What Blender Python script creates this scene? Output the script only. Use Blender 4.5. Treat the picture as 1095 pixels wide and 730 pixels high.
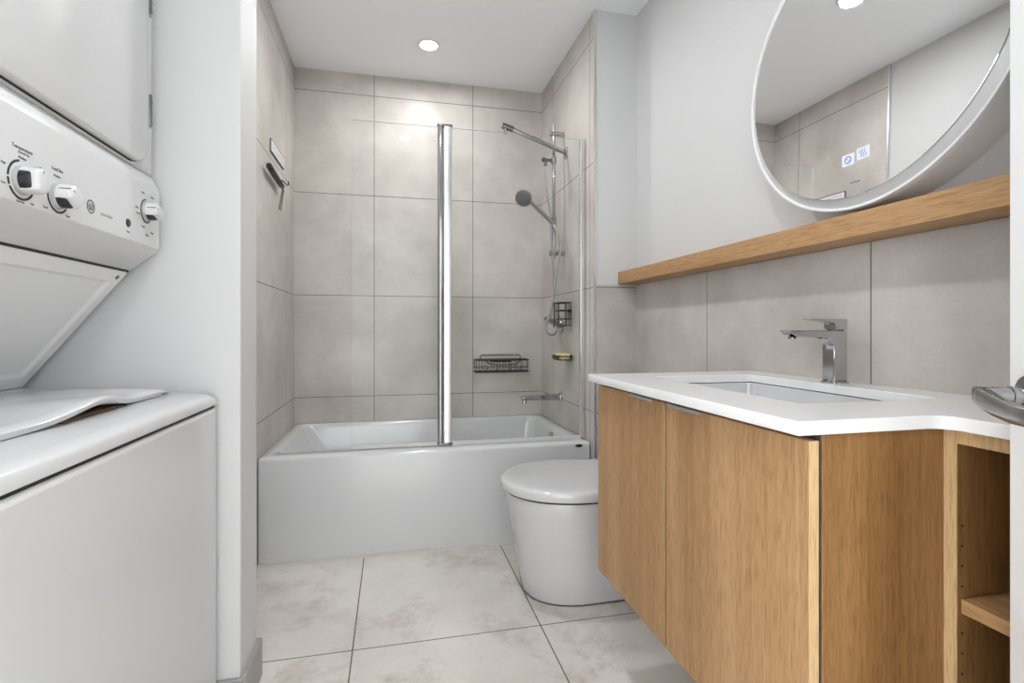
import bpy, bmesh, math
from mathutils import Vector, Matrix
from math import sin, cos, pi, radians as R

# ---------------------------------------------------------------- scene, camera, light
for o in list(bpy.data.objects): bpy.data.objects.remove(o)
SC = bpy.context.scene
COL = SC.collection
SC.view_settings.view_transform = 'Standard'
SC.view_settings.look = 'None'
SC.view_settings.gamma = 1.0
SC.view_settings.use_curve_mapping = False
SC.view_settings.exposure = 0.42

cam_d = bpy.data.cameras.new('camera')
cam = bpy.data.objects.new('camera', cam_d); COL.objects.link(cam)
cam_d.sensor_fit = 'HORIZONTAL'; cam_d.sensor_width = 36.0
cam_d.lens = 36.0 * 554.0 / 1095.0
cam_d.shift_y = -(365.0 - 352.3) / 1095.0
cam_d.clip_start = 0.02
cam.location = (0, 0, 0.991)
cam.rotation_euler = (R(90), 0, -0.227)
SC.camera = cam

W = bpy.data.worlds.new('world'); SC.world = W; W.use_nodes = True
W.node_tree.nodes['Background'].inputs['Color'].default_value = (0.94, 0.972, 1.0, 1)
W.node_tree.nodes['Background'].inputs['Strength'].default_value = 5.2

DOWNLIGHTS = [(0.19, 2.80, 4.4), (0.12, 1.93, 7.0), (0.10, 0.72, 4.5)]
CEIL = 2.514

# ---------------------------------------------------------------- materials
def nodes(name):
    m = bpy.data.materials.new(name); m.use_nodes = True
    nt = m.node_tree; b = nt.nodes['Principled BSDF']
    return m, nt, b

def plain(name, col, rough=0.5, metal=0.0, coat=0.0, bump=0.0, bscale=200, var=0.03):
    m, nt, b = nodes(name)
    tc = nt.nodes.new('ShaderNodeTexCoord')
    n = nt.nodes.new('ShaderNodeTexNoise'); n.inputs['Scale'].default_value = 6
    nt.links.new(tc.outputs['Object'], n.inputs['Vector'])
    mix = nt.nodes.new('ShaderNodeMix'); mix.data_type = 'RGBA'
    mix.inputs[6].default_value = (*[c*(1-var) for c in col], 1)
    mix.inputs[7].default_value = (*[min(1, c*(1+var)) for c in col], 1)
    nt.links.new(n.outputs['Fac'], mix.inputs[0]); nt.links.new(mix.outputs[2], b.inputs['Base Color'])
    b.inputs['Roughness'].default_value = rough; b.inputs['Metallic'].default_value = metal
    b.inputs['Coat Weight'].default_value = coat; b.inputs['Coat Roughness'].default_value = 0.08
    if bump:
        n2 = nt.nodes.new('ShaderNodeTexNoise'); n2.inputs['Scale'].default_value = bscale
        nt.links.new(tc.outputs['Object'], n2.inputs['Vector'])
        bp = nt.nodes.new('ShaderNodeBump'); bp.inputs['Strength'].default_value = bump; bp.inputs['Distance'].default_value = 0.002
        nt.links.new(n2.outputs['Fac'], bp.inputs['Height']); nt.links.new(bp.outputs['Normal'], b.inputs['Normal'])
    return m

def math_node(nt, op, a, b=None):
    n = nt.nodes.new('ShaderNodeMath'); n.operation = op
    for i, v in enumerate((a, b)):
        if v is None: continue
        if isinstance(v, (int, float)): n.inputs[i].default_value = v
        else: nt.links.new(v, n.inputs[i])
    return n.outputs[0]

def tile(name, c1, c2, grouts, rough=0.46, gw=0.0034, stain=None, gcol=(0.13, 0.115, 0.10), sc=2.2):
    """grouts = list of (axis, offset, period)"""
    m, nt, b = nodes(name)
    tc = nt.nodes.new('ShaderNodeTexCoord')
    sep = nt.nodes.new('ShaderNodeSeparateXYZ'); nt.links.new(tc.outputs['Object'], sep.inputs[0])
    n1 = nt.nodes.new('ShaderNodeTexNoise'); n1.inputs['Scale'].default_value = sc; n1.inputs['Detail'].default_value = 8
    n1.inputs['Roughness'].default_value = 0.62
    nt.links.new(tc.outputs['Object'], n1.inputs['Vector'])
    cr = nt.nodes.new('ShaderNodeValToRGB'); cr.color_ramp.elements[0].position = 0.32; cr.color_ramp.elements[1].position = 0.68
    cr.color_ramp.elements[0].color = (*c1, 1); cr.color_ramp.elements[1].color = (*c2, 1)
    nt.links.new(n1.outputs['Fac'], cr.inputs[0])
    n2 = nt.nodes.new('ShaderNodeTexNoise'); n2.inputs['Scale'].default_value = 120; n2.inputs['Detail'].default_value = 3
    nt.links.new(tc.outputs['Object'], n2.inputs['Vector'])
    f = nt.nodes.new('ShaderNodeMapRange'); f.inputs[3].default_value = 0.93; f.inputs[4].default_value = 1.07
    nt.links.new(n2.outputs['Fac'], f.inputs[0])
    mul = nt.nodes.new('ShaderNodeVectorMath'); mul.operation = 'SCALE'
    nt.links.new(cr.outputs[0], mul.inputs[0]); nt.links.new(f.outputs[0], mul.inputs['Scale'])
    col = mul.outputs[0]
    if stain:
        n3 = nt.nodes.new('ShaderNodeTexNoise'); n3.inputs['Scale'].default_value = 2.6; n3.inputs['Detail'].default_value = 9
        n3.inputs['Roughness'].default_value = 0.78; n3.inputs['Distortion'].default_value = 0.25
        nt.links.new(tc.outputs['Object'], n3.inputs['Vector'])
        r3 = nt.nodes.new('ShaderNodeValToRGB'); r3.color_ramp.elements[0].position = 0.50; r3.color_ramp.elements[1].position = 0.70
        nt.links.new(n3.outputs['Fac'], r3.inputs[0])
        mx = nt.nodes.new('ShaderNodeMix'); mx.data_type = 'RGBA'; mx.inputs[7].default_value = (*stain, 1)
        nt.links.new(math_node(nt, 'MULTIPLY', r3.outputs[0], 0.85), mx.inputs[0]); nt.links.new(col, mx.inputs[6]); col = mx.outputs[2]
    g = None
    for ax, off, per in grouts:
        t = math_node(nt, 'SUBTRACT', sep.outputs[ax], off)
        t = math_node(nt, 'DIVIDE', t, per)
        t = math_node(nt, 'ADD', t, 0.5)
        t = math_node(nt, 'FRACT', t)
        t = math_node(nt, 'SUBTRACT', t, 0.5)
        t = math_node(nt, 'ABSOLUTE', t)
        t = math_node(nt, 'MULTIPLY', t, per)
        t = math_node(nt, 'LESS_THAN', t, gw/2)
        g = t if g is None else math_node(nt, 'MAXIMUM', g, t)
    mg = nt.nodes.new('ShaderNodeMix'); mg.data_type = 'RGBA'; mg.inputs[7].default_value = (*gcol, 1)
    nt.links.new(g, mg.inputs[0]); nt.links.new(col, mg.inputs[6])
    nt.links.new(mg.outputs[2], b.inputs['Base Color'])
    rr = math_node(nt, 'MULTIPLY', n1.outputs['Fac'], 0.2)
    rr = math_node(nt, 'ADD', rr, rough-0.1)
    rr = math_node(nt, 'MAXIMUM', rr, math_node(nt, 'MULTIPLY', g, 0.9))
    nt.links.new(rr, b.inputs['Roughness'])
    bp = nt.nodes.new('ShaderNodeBump'); bp.inputs['Strength'].default_value = 0.6; bp.inputs['Distance'].default_value = 0.0015
    inv = math_node(nt, 'SUBTRACT', 1.0, g)
    inv = math_node(nt, 'ADD', inv, math_node(nt, 'MULTIPLY', n2.outputs['Fac'], 0.012))
    nt.links.new(inv, bp.inputs['Height']); nt.links.new(bp.outputs['Normal'], b.inputs['Normal'])
    return m

def wood(name, c1, c2, c3, grain='Z', rough=0.5, seed=0.0):
    m, nt, b = nodes(name)
    tc = nt.nodes.new('ShaderNodeTexCoord')
    def mapped(s_across, s_along):
        mp = nt.nodes.new('ShaderNodeMapping')
        sc = {'X': (s_along, s_across, s_across), 'Y': (s_across, s_along, s_across), 'Z': (s_across, s_across, s_along)}[grain]
        mp.inputs['Scale'].default_value = sc; mp.inputs['Location'].default_value = (seed, seed*1.7, seed*0.6)
        nt.links.new(tc.outputs['Object'], mp.inputs['Vector'])
        n = nt.nodes.new('ShaderNodeTexNoise'); n.inputs['Scale'].default_value = 1.0
        n.inputs['Detail'].default_value = 5; n.inputs['Distortion'].default_value = 0.35
        nt.links.new(mp.outputs[0], n.inputs['Vector']); return n.outputs['Fac']
    broad = mapped(9, 0.4); fine = mapped(120, 2.2); pore = mapped(420, 22.0)
    cr = nt.nodes.new('ShaderNodeValToRGB')
    cr.color_ramp.elements[0].position = 0.30; cr.color_ramp.elements[0].color = (*c1, 1)
    cr.color_ramp.elements[1].position = 0.72; cr.color_ramp.elements[1].color = (*c3, 1)
    e = cr.color_ramp.elements.new(0.5); e.color = (*c2, 1)
    s = math_node(nt, 'ADD', math_node(nt, 'MULTIPLY', broad, 0.52), math_node(nt, 'ADD', math_node(nt, 'MULTIPLY', fine, 0.26), math_node(nt, 'MULTIPLY', pore, 0.22)))
    nt.links.new(s, cr.inputs[0])
    r2 = nt.nodes.new('ShaderNodeMapRange'); r2.inputs[1].default_value = 0.30; r2.inputs[2].default_value = 0.52
    r2.inputs[3].default_value = 0.70; r2.inputs[4].default_value = 1.02
    nt.links.new(pore, r2.inputs[0])
    mul = nt.nodes.new('ShaderNodeVectorMath'); mul.operation = 'SCALE'
    nt.links.new(cr.outputs[0], mul.inputs[0]); nt.links.new(r2.outputs[0], mul.inputs['Scale'])
    nt.links.new(mul.outputs[0], b.inputs['Base Color'])
    b.inputs['Roughness'].default_value = rough
    bp = nt.nodes.new('ShaderNodeBump'); bp.inputs['Strength'].default_value = 0.12; bp.inputs['Distance'].default_value = 0.001
    nt.links.new(pore, bp.inputs['Height']); nt.links.new(bp.outputs['Normal'], b.inputs['Normal'])
    return m

def glass_pane(name, tint=(0.985, 0.995, 0.99)):
    m = bpy.data.materials.new(name); m.use_nodes = True; nt = m.node_tree; nt.nodes.clear()
    out = nt.nodes.new('ShaderNodeOutputMaterial'); mix = nt.nodes.new('ShaderNodeMixShader')
    tr = nt.nodes.new('ShaderNodeBsdfTransparent'); tr.inputs[0].default_value = (*tint, 1)
    gl = nt.nodes.new('ShaderNodeBsdfGlossy'); gl.inputs['Roughness'].default_value = 0.0
    fr = nt.nodes.new('ShaderNodeFresnel'); fr.inputs['IOR'].default_value = 1.3
    geo = nt.nodes.new('ShaderNodeNewGeometry')
    fac = math_node(nt, 'MULTIPLY', fr.outputs[0], math_node(nt, 'SUBTRACT', 1.0, geo.outputs['Backfacing']))
    nt.links.new(fac, mix.inputs[0]); nt.links.new(tr.outputs[0], mix.inputs[1]); nt.links.new(gl.outputs[0], mix.inputs[2])
    nt.links.new(mix.outputs[0], out.inputs[0]); return m

def emit(name, col, s):
    m, nt, b = nodes(name); b.inputs['Base Color'].default_value = (*[c*0.3 for c in col], 1)
    b.inputs['Emission Color'].default_value = (*col, 1); b.inputs['Emission Strength'].default_value = s
    return m

T1, T2 = (0.435, 0.398, 0.366), (0.650, 0.606, 0.566)
ZG = ('Z', -0.003, 0.597)
AX = {'X': 0, 'Y': 1, 'Z': 2}
M = {}
M['wall'] = plain('painted_plaster', (0.64, 0.64, 0.64), 0.55, bump=0.05, bscale=250, var=0.01)
M['ceil'] = plain('ceiling_paint', (0.95, 0.97, 0.99), 0.7, var=0.01)
M['tile_back'] = tile('grey_tile_back', T1, T2, [(0, -0.106, 0.597), (2, -0.003, 0.598)])
M['tile_left'] = tile('grey_tile_left', T1, T2, [(1, 2.975, 0.645), (2, -0.003, 0.598)])
M['tile_side'] = tile('grey_tile_side', T1, T2, [(1, 2.975, 0.597), (2, -0.003, 0.598)])
M['tile_splash'] = tile('grey_tile_splash', T1, T2, [(1, 1.044, 0.682)])
M['tile_end'] = tile('grey_tile_end', T1, T2, [(2, -0.003, 0.598)])
M['floor'] = tile('beige_floor_tile', (0.56, 0.522, 0.478), (0.74, 0.705, 0.66), [(0, -0.12, 0.604), (1, 1.671, 1.2)],
                  rough=0.33, gw=0.0042, stain=(0.35, 0.295, 0.24), sc=1.7)
M['base'] = tile('grey_baseboard_tile', (0.27, 0.265, 0.26), (0.33, 0.325, 0.315), [(0, 5.0, 9.0)], rough=0.35)
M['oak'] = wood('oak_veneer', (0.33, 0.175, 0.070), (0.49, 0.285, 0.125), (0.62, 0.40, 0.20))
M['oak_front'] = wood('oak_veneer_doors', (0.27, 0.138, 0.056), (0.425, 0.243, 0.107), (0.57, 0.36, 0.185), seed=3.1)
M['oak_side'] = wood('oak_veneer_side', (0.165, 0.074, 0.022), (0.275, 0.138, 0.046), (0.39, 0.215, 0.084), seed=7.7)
M['oak_edge'] = wood('oak_edge_band', (0.48, 0.31, 0.15), (0.60, 0.41, 0.21), (0.68, 0.49, 0.28), seed=1.3)
M['oak_shelf'] = wood('oak_shelf', (0.30, 0.155, 0.065), (0.44, 0.250, 0.110), (0.56, 0.345, 0.17), grain='Y', seed=2.2)
M['quartz'] = plain('white_quartz', (0.84, 0.84, 0.835), 0.22, coat=0.3, var=0.015)
M['ceramic'] = plain('white_ceramic', (0.61, 0.612, 0.616), 0.12, coat=0.5, var=0.005)
M['acrylic'] = plain('white_acrylic', (0.61, 0.613, 0.618), 0.16, coat=0.4, var=0.005)
M['enamel'] = plain('white_enamel', (0.61, 0.61, 0.613), 0.24, coat=0.3, var=0.008)
M['enamel2'] = plain('white_plastic', (0.68, 0.68, 0.684), 0.32, var=0.008)
M['white'] = plain('satin_white', (0.82, 0.82, 0.82), 0.35, var=0.008)
M['chrome'] = plain('chrome', (0.48, 0.48, 0.49), 0.09, 1.0, var=0.01)
M['dchrome'] = plain('dark_chrome', (0.22, 0.22, 0.225), 0.16, 1.0, var=0.02)
M['alu'] = plain('brushed_aluminium', (0.75, 0.75, 0.76), 0.27, 1.0, var=0.03)
M['hose'] = plain('steel_hose', (0.40, 0.40, 0.41), 0.3, 1.0)
M['spray'] = plain('spray_grey', (0.16, 0.16, 0.165), 0.45)
M['nickel'] = plain('satin_nickel', (0.34, 0.34, 0.345), 0.2, 1.0, var=0.02)
M['black'] = plain('black_wire', (0.015, 0.015, 0.016), 0.4, var=0.05)
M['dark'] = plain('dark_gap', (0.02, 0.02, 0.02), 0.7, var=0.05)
M['brown'] = plain('lid_shade_brown', (0.10, 0.05, 0.022), 0.6, var=0.15)
M['grey'] = plain('grey_seal', (0.42, 0.42, 0.41), 0.4)
M['ink'] = plain('grey_ink', (0.16, 0.16, 0.165), 0.5)
M['yellow'] = plain('yellow_sponge', (0.72, 0.62, 0.28), 0.9, bump=0.6, bscale=300, var=0.15)
M['clear'] = plain('clear_seal', (0.62, 0.62, 0.61), 0.25)
M['glass'] = glass_pane('shower_glass')
M['edge'] = plain('glass_edge', (0.66, 0.70, 0.69), 0.15)
M['mirror'] = plain('mirror_silver', (0.90, 0.90, 0.90), 0.0, 1.0, var=0.0)
M['frame'] = plain('silver_frame', (0.74, 0.74, 0.745), 0.38, 0.6, var=0.01)
M['lamp'] = emit('lamp_diffuser', (1.0, 0.98, 0.95), 14.0)
M['icon'] = emit('touch_icon_light', (0.80, 0.86, 1.0), 0.50)
M['iconink'] = emit('touch_icon_symbol', (0.30, 0.36, 0.80), 0.25)
M['caulk'] = plain('beige_caulk', (0.62, 0.575, 0.52), 0.5)

# ---------------------------------------------------------------- mesh helpers
def obj(name, bm, mat, parent=None, smooth=None, bevel=0.0, seg=2, loc=None):
    me = bpy.data.meshes.new(name)
    bmesh.ops.recalc_face_normals(bm, faces=bm.faces)
    bm.to_mesh(me); bm.free()
    for mm in (mat if isinstance(mat, (list, tuple)) else [mat]): me.materials.append(mm)
    o = bpy.data.objects.new(name, me); COL.objects.link(o)
    if parent is not None:
        o.parent = parent
        o.matrix_parent_inverse = parent.matrix_basis.inverted() if parent.parent is None else Matrix.Identity(4)
    if bevel:
        md = o.modifiers.new('bevel', 'BEVEL'); md.width = bevel; md.segments = seg; md.limit_method = 'ANGLE'; md.angle_limit = R(35)
        if smooth is None: smooth = 35
    if smooth is not None:
        me.set_sharp_from_angle(angle=R(smooth if not bevel else 50)) if hasattr(me, 'set_sharp_from_angle') else None
        for p in me.polygons: p.use_smooth = True
    return o

def box(bm, x0, x1, y0, y1, z0, z1, mi=0, mat=None):
    vs = [bm.verts.new(v) for v in [(x0,y0,z0),(x1,y0,z0),(x1,y1,z0),(x0,y1,z0),(x0,y0,z1),(x1,y0,z1),(x1,y1,z1),(x0,y1,z1)]]
    if mat is not None:
        for v in vs: v.co = mat @ v.co
    fs = []
    for q in ((0,3,2,1),(4,5,6,7),(0,1,5,4),(1,2,6,5),(2,3,7,6),(3,0,4,7)):
        f = bm.faces.new([vs[i] for i in q]); f.material_index = mi; fs.append(f)
    return fs

def bx(*a, **k):
    bm = bmesh.new(); box(bm, *a, **k); return bm

def loft(bm, rings, cap0=True, cap1=True, closed=True, mi=0):
    rs = [[bm.verts.new(p) for p in r] for r in rings]
    n = len(rs[0])
    for a, b in zip(rs, rs[1:]):
        for i in range(n if closed else n-1):
            j = (i+1) % n
            f = bm.faces.new([a[i], a[j], b[j], b[i]]); f.material_index = mi
    if cap0: bm.faces.new(rs[0][::-1])
    if cap1: bm.faces.new(rs[-1])
    return rs

def frame_of(d):
    d = d.normalized(); up = Vector((0,0,1)) if abs(d.z) < 0.9 else Vector((1,0,0))
    a = d.cross(up).normalized(); return a, d.cross(a).normalized()

def tube(bm, pts, r, n=12, cap=True, closed=False):
    P = [Vector(p) for p in pts]; rad = r if isinstance(r, (list, tuple)) else [r]*len(P)
    rings = []; a = b = None
    for i, p in enumerate(P):
        if closed: d = P[(i+1) % len(P)] - P[i-1]
        else: d = P[min(i+1, len(P)-1)] - P[max(i-1, 0)]
        d.normalize()
        if a is None: a, b = frame_of(d)
        else:
            a = (a - d*a.dot(d)).normalized(); b = d.cross(a).normalized()
        rings.append([p + rad[i]*(cos(2*pi*k/n)*a + sin(2*pi*k/n)*b) for k in range(n)])
    if closed: rings.append(rings[0]); 
    if closed:
        rs = [[bm.verts.new(q) for q in r_] for r_ in rings[:-1]]
        m = len(rs)
        for i in range(m):
            A, B = rs[i], rs[(i+1) % m]
            for k in range(n): bm.faces.new([A[k], A[(k+1)%n], B[(k+1)%n], B[k]])
    else: loft(bm, rings, cap, cap)

def tb(pts, r, n=12, **k):
    bm = bmesh.new(); tube(bm, pts, r, n, **k); return bm

def smooth_path(pts, n=6):
    P = [Vector(p) for p in pts]; out = []
    for i in range(len(P)-1):
        p0 = P[max(i-1,0)]; p1 = P[i]; p2 = P[i+1]; p3 = P[min(i+2, len(P)-1)]
        for k in range(n):
            t = k/n
            out.append(0.5*((2*p1)+(p2-p0)*t+(2*p0-5*p1+4*p2-p3)*t*t+(3*p1-p0-3*p2+p3)*t**3))
    out.append(P[-1]); return out

def lathe(bm, prof, org, axis, n=32, cap0=True, cap1=True):
    """prof = [(radius, distance along axis)]"""
    org = Vector(org); ax = Vector(axis).normalized(); a, b = frame_of(ax)
    rings = [[org + ax*h + max(r, 1e-5)*(cos(2*pi*k/n)*a + sin(2*pi*k/n)*b) for k in range(n)] for r, h in prof]
    loft(bm, rings, cap0, cap1)

def lt(prof, org, axis, n=32, **k):
    bm = bmesh.new(); lathe(bm, prof, org, axis, n, **k); return bm

def prism(poly, axis, a0, a1):
    """poly in the two other axes (order XYZ without axis), extruded a0..a1"""
    bm = bmesh.new()
    def P(u, v, w):
        return {'X': (w, u, v), 'Y': (u, w, v), 'Z': (u, v, w)}[axis]
    loft(bm, [[P(u, v, a0) for u, v in poly], [P(u, v, a1) for u, v in poly]])
    return bm

def rrect(u0, u1, v0, v1, r, n=6):
    out = []
    for cu, cv, a in ((u1-r, v1-r, 0), (u0+r, v1-r, 90), (u0+r, v0+r, 180), (u1-r, v0+r, 270)):
        for k in range(n+1):
            t = R(a + 90*k/n); out.append((cu+r*cos(t), cv+r*sin(t)))
    return out

def empty(name, loc, label=None, cat=None, group=None):
    o = bpy.data.objects.new(name, None); COL.objects.link(o); o.location = loc
    o.empty_display_size = 0.1
    if label: tag(o, label, cat, group)
    bpy.context.view_layer.update()
    return o

def tag(o, label, cat, group=None):
    o['label'] = label; o['category'] = cat
    if group: o['group'] = group
    return o

def struct(name, bm, mat, **k):
    o = obj(name, bm, mat, **k); o['kind'] = 'structure'; return o

def text(name, s, size, M4, mat, parent, depth=0.0004, align='CENTER', sx=1.0):
    cu = bpy.data.curves.new(name, 'FONT'); cu.body = s; cu.size = size; cu.extrude = depth
    cu.align_x = align; cu.align_y = 'CENTER'
    t = bpy.data.objects.new(name, cu); COL.objects.link(t)
    bpy.context.view_layer.update()
    me = bpy.data.meshes.new_from_object(t.evaluated_get(bpy.context.evaluated_depsgraph_get()))
    COL.objects.unlink(t); bpy.data.objects.remove(t)
    me.transform(M4 @ Matrix.Diagonal((sx, 1, 1, 1)))
    me.materials.clear(); me.materials.append(mat)
    o = bpy.data.objects.new(name, me); COL.objects.link(o)
    o.parent = parent; o.matrix_parent_inverse = parent.matrix_basis.inverted() if parent.parent is None else Matrix.Identity(4)
    return o

def mat_cols(x, y, z, o):
    m = Matrix.Identity(4)
    for i, c in enumerate((x, y, z, o)):
        for j in range(3): m[j][i] = c[j]
    return m

# ---------------------------------------------------------------- room shell
XL, XR, YB, YT, XW, YE = -0.553, 0.939, 3.211, 2.358, 1.156, 2.322
struct('floor', bx(-1.5, 1.5, -2.30, 3.35, -0.10, 0.0), M['floor'])
struct('ceiling', bx(-1.5, 1.5, -0.30, 3.35, CEIL, CEIL+0.10), M['ceil'])
struct('wall_back', bx(-0.70, 1.2, YB, YB+0.12, 0, CEIL), M['tile_back'])
struct('wall_left_tiled', bx(XL-0.12, XL, 2.33, YB, 0, CEIL), M['tile_left'])
struct('wall_left', bx(XL-0.12, XL-0.008, 1.60, 2.33, 0, CEIL), M['wall'])
struct('wall_right_tiled', bx(XR, XW+0.12, YE, YB, 0, CEIL), [M['tile_side']])
# return wall between alcove and vanity wall: plaster above, tile below
struct('wall_return', bx(XR+0.004, XW, YE-0.006, YE, 1.204, CEIL), M['wall'])
struct('wall_return_tiled', bx(XR+0.004, XW, YE-0.008, YE, 0, 1.204), M['tile_end'])
struct('wall_right', bx(XW, XW+0.12, -0.30, YE, 0, CEIL), M['wall'])
struct('wall_right_backsplash', bx(XW-0.008, XW, -0.17, YE-0.008, 0, 1.206), M['tile_splash'])
struct('wall_partition', bx(-1.32, -0.376, 1.44, 1.60, 0, CEIL), M['wall'], bevel=0.003)
struct('wall_closet_back', bx(-1.42, -1.32, 0.40, 1.60, 0, CEIL), M['wall'])
struct('wall_closet_near', bx(-1.42, -0.46, -0.17, 0.56, 0, CEIL), M['wall'])
bm = bmesh.new()
box(bm, 0.40, 1.28, -0.30, -0.17, 0, CEIL); box(bm, -1.42, -0.46, -0.30, -0.17, 0, CEIL); box(bm, -0.46, 0.40, -0.30, -0.17, 2.08, CEIL)
struct('wall_front', bm, M['wall'])
struct('wall_hall_added', bx(-1.5, 1.5, -2.3, -2.2, 0, CEIL), M['white'])  # unseen wall, added to calm the bright doorway reflected in the glass
# trims
bm = bmesh.new()
loft(bm, [[(x, y, z) for x, y in [(-1.0, 1.44), (-1.0, 1.428), (-0.364, 1.428), (-0.364, 1.612), (-0.55, 1.612), (-0.55, 1.60), (-0.376, 1.60), (-0.376, 1.44)]] for z in (0.0, 0.108)])
struct('baseboard_partition', bm, M['base'], bevel=0.0015)
struct('trim_1', bx(XR-0.002, XR+0.006, YE-0.010, YE+0.003, 0, CEIL), M['alu'])
struct('trim_2', bx(XL-0.006, XL+0.002, 2.322, 2.331, 0, CEIL), M['alu'])
struct('trim_3', bx(XL, XR, YT-0.022, YT-0.001, 0.0, 0.004), M['caulk'])

# ---------------------------------------------------------------- ceiling lights
LL = ['round recessed ceiling light above the bathtub', 'round recessed ceiling light seen glowing at the top of the mirror',
      'round recessed ceiling light nearest the doorway, reflected in shower glass']
for (lx, ly, pw), lab in zip(DOWNLIGHTS, LL):
    t = empty('recessed_downlight', (lx, ly, CEIL), lab, 'ceiling light', 'recessed ceiling lights')
    obj('trim_ring', lt([(0.046, -0.002), (0.046, 0.005), (0.052, 0.006), (0.058, 0.004), (0.060, 0.0), (0.060, -0.002)], (lx, ly, CEIL-0.0005), (0,0,-1), 40, cap0=False, cap1=False), M['white'], t, smooth=40)
    obj('diffuser', lt([(0.0455, 0.0), (0.0455, 0.004), (0.038, 0.009), (0.02, 0.013), (0.0, 0.014)], (lx, ly, CEIL-0.0005), (0,0,-1), 40), M['lamp'], t, smooth=40)
    ld = bpy.data.lights.new('downlight_lamp', 'AREA'); ld.shape = 'DISK'; ld.size = 0.085; ld.energy = pw; ld.color = (0.97, 0.985, 1.0)
    lo = bpy.data.objects.new('lamp_light', ld); COL.objects.link(lo); lo.location = (lx, ly, CEIL-0.018); lo.parent = t
    lo.matrix_parent_inverse = t.matrix_basis.inverted()

# ---------------------------------------------------------------- bathtub
tub = empty('bathtub', (0.19, 2.78, 0), 'white alcove bathtub with flat front apron against the tiled walls', 'bathtub')
def rr3(x0, x1, y0, y1, r, z): return [(x, y, z) for x, y in rrect(x0, x1, y0, y1, r, 6)]
ZT = 0.447
rings = [rr3(XL+.001, XR-.004, YT, YB-.001, .012, 0.0), rr3(XL+.001, XR-.004, YT, YB-.001, .012, ZT-.014),
         rr3(XL+.002, XR-.005, YT+.002, YB-.002, .013, ZT-.005), rr3(XL+.006, XR-.010, YT+.008, YB-.006, .016, ZT),
         rr3(XL+.052, XR-.058, YT+.092, YB-.050, .05, ZT), rr3(XL+.060, XR-.066, YT+.100, YB-.056, .05, ZT-.006),
         rr3(XL+.068, XR-.072, YT+.106, YB-.062, .05, ZT-.022), rr3(XL+.15, XR-.090, YT+.120, YB-.078, .07, ZT-.17),
         rr3(XL+.24, XR-.110, YT+.135, YB-.095, .09, 0.16), rr3(XL+.30, XR-.150, YT+.17, YB-.13, .09, 0.115),
         rr3(XL+.40, XR-.24, YT+.23, YB-.20, .09, 0.105)]
bm = bmesh.new(); loft(bm, rings)
obj('tub_shell', bm, M['acrylic'], tub, smooth=50)
ov = obj('overflow_cover', lt([(0.0, 0.022), (0.030, 0.022), (0.037, 0.018), (0.038, 0.0)], (0.872, 2.76, 0.385), (-1, 0, 0.12), 28), M['chrome'], tub, smooth=40)
obj('drain', lt([(0.0, 0.006), (0.026, 0.006), (0.032, 0.0)], (0.62, 2.78, 0.106), (0, 0, 1), 24), M['chrome'], tub, smooth=40)
lg = obj('maker_badge', lt([(0.0, 0.0012), (0.017, 0.0012), (0.019, 0.0)], (0, 0, 0), (0, 0, 1), 28), M['black'], tub)
lg.data.transform(mat_cols((1, 0, 0), (0, 0, 0.42), (0, -1, 0), (0.876, YT-0.0003, 0.432)))

# ---------------------------------------------------------------- shower screen
scr = empty('shower_screen', (0.36, 2.435, ZT), 'clear frameless glass shower screen with chrome centre post standing on tub rim', 'shower screen')
YG = 2.445; ZG0, ZG1 = ZT+0.016, 1.940
def pane(name, x0, x1):
    bm = bmesh.new(); fs = box(bm, x0, x1, YG-.003, YG+.003, ZG0, ZG1)
    for f in fs:
        n = f.normal; f.normal_update()
        if abs(f.normal.y) < 0.5: f.material_index = 1
    return obj(name, bm, [M['glass'], M['edge']], scr)
pane('hinged_glass_panel', -0.178, 0.205); pane('fixed_glass_panel', 0.262, 0.918)
obj('hinge_post', tb([(0.2205, YG, ZG0-.008), (0.2205, YG, ZG1+.006)], 0.0135, 20), M['chrome'], scr, smooth=40)
obj('centre_profile', prism(rrect(0.2360, 0.2730, YG-.012, YG+.012, .003, 3), 'Z', ZG0-.006, ZG1+.004), M['alu'], scr, smooth=40)
for z in (ZG0-.010, ZG1+.004):
    obj('pivot_cap', prism(rrect(0.205, 0.276, YG-.016, YG+.016, .008, 4), 'Z', z, z+.008), M['dchrome'], scr, smooth=40)
obj('wall_profile', prism(rrect(0.912, 0.937, YG-.012, YG+.012, .002, 2), 'Z', ZT+.001, ZG1), M['alu'], scr, smooth=40)
obj('bottom_seal', bx(-0.178, 0.205, YG-.005, YG+.005, ZG0-.012, ZG0+.002), M['clear'], scr)
obj('bottom_channel', bx(0.262, 0.914, YG-.006, YG+.006, ZT+.0005, ZG0+.001), M['clear'], scr)

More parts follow.
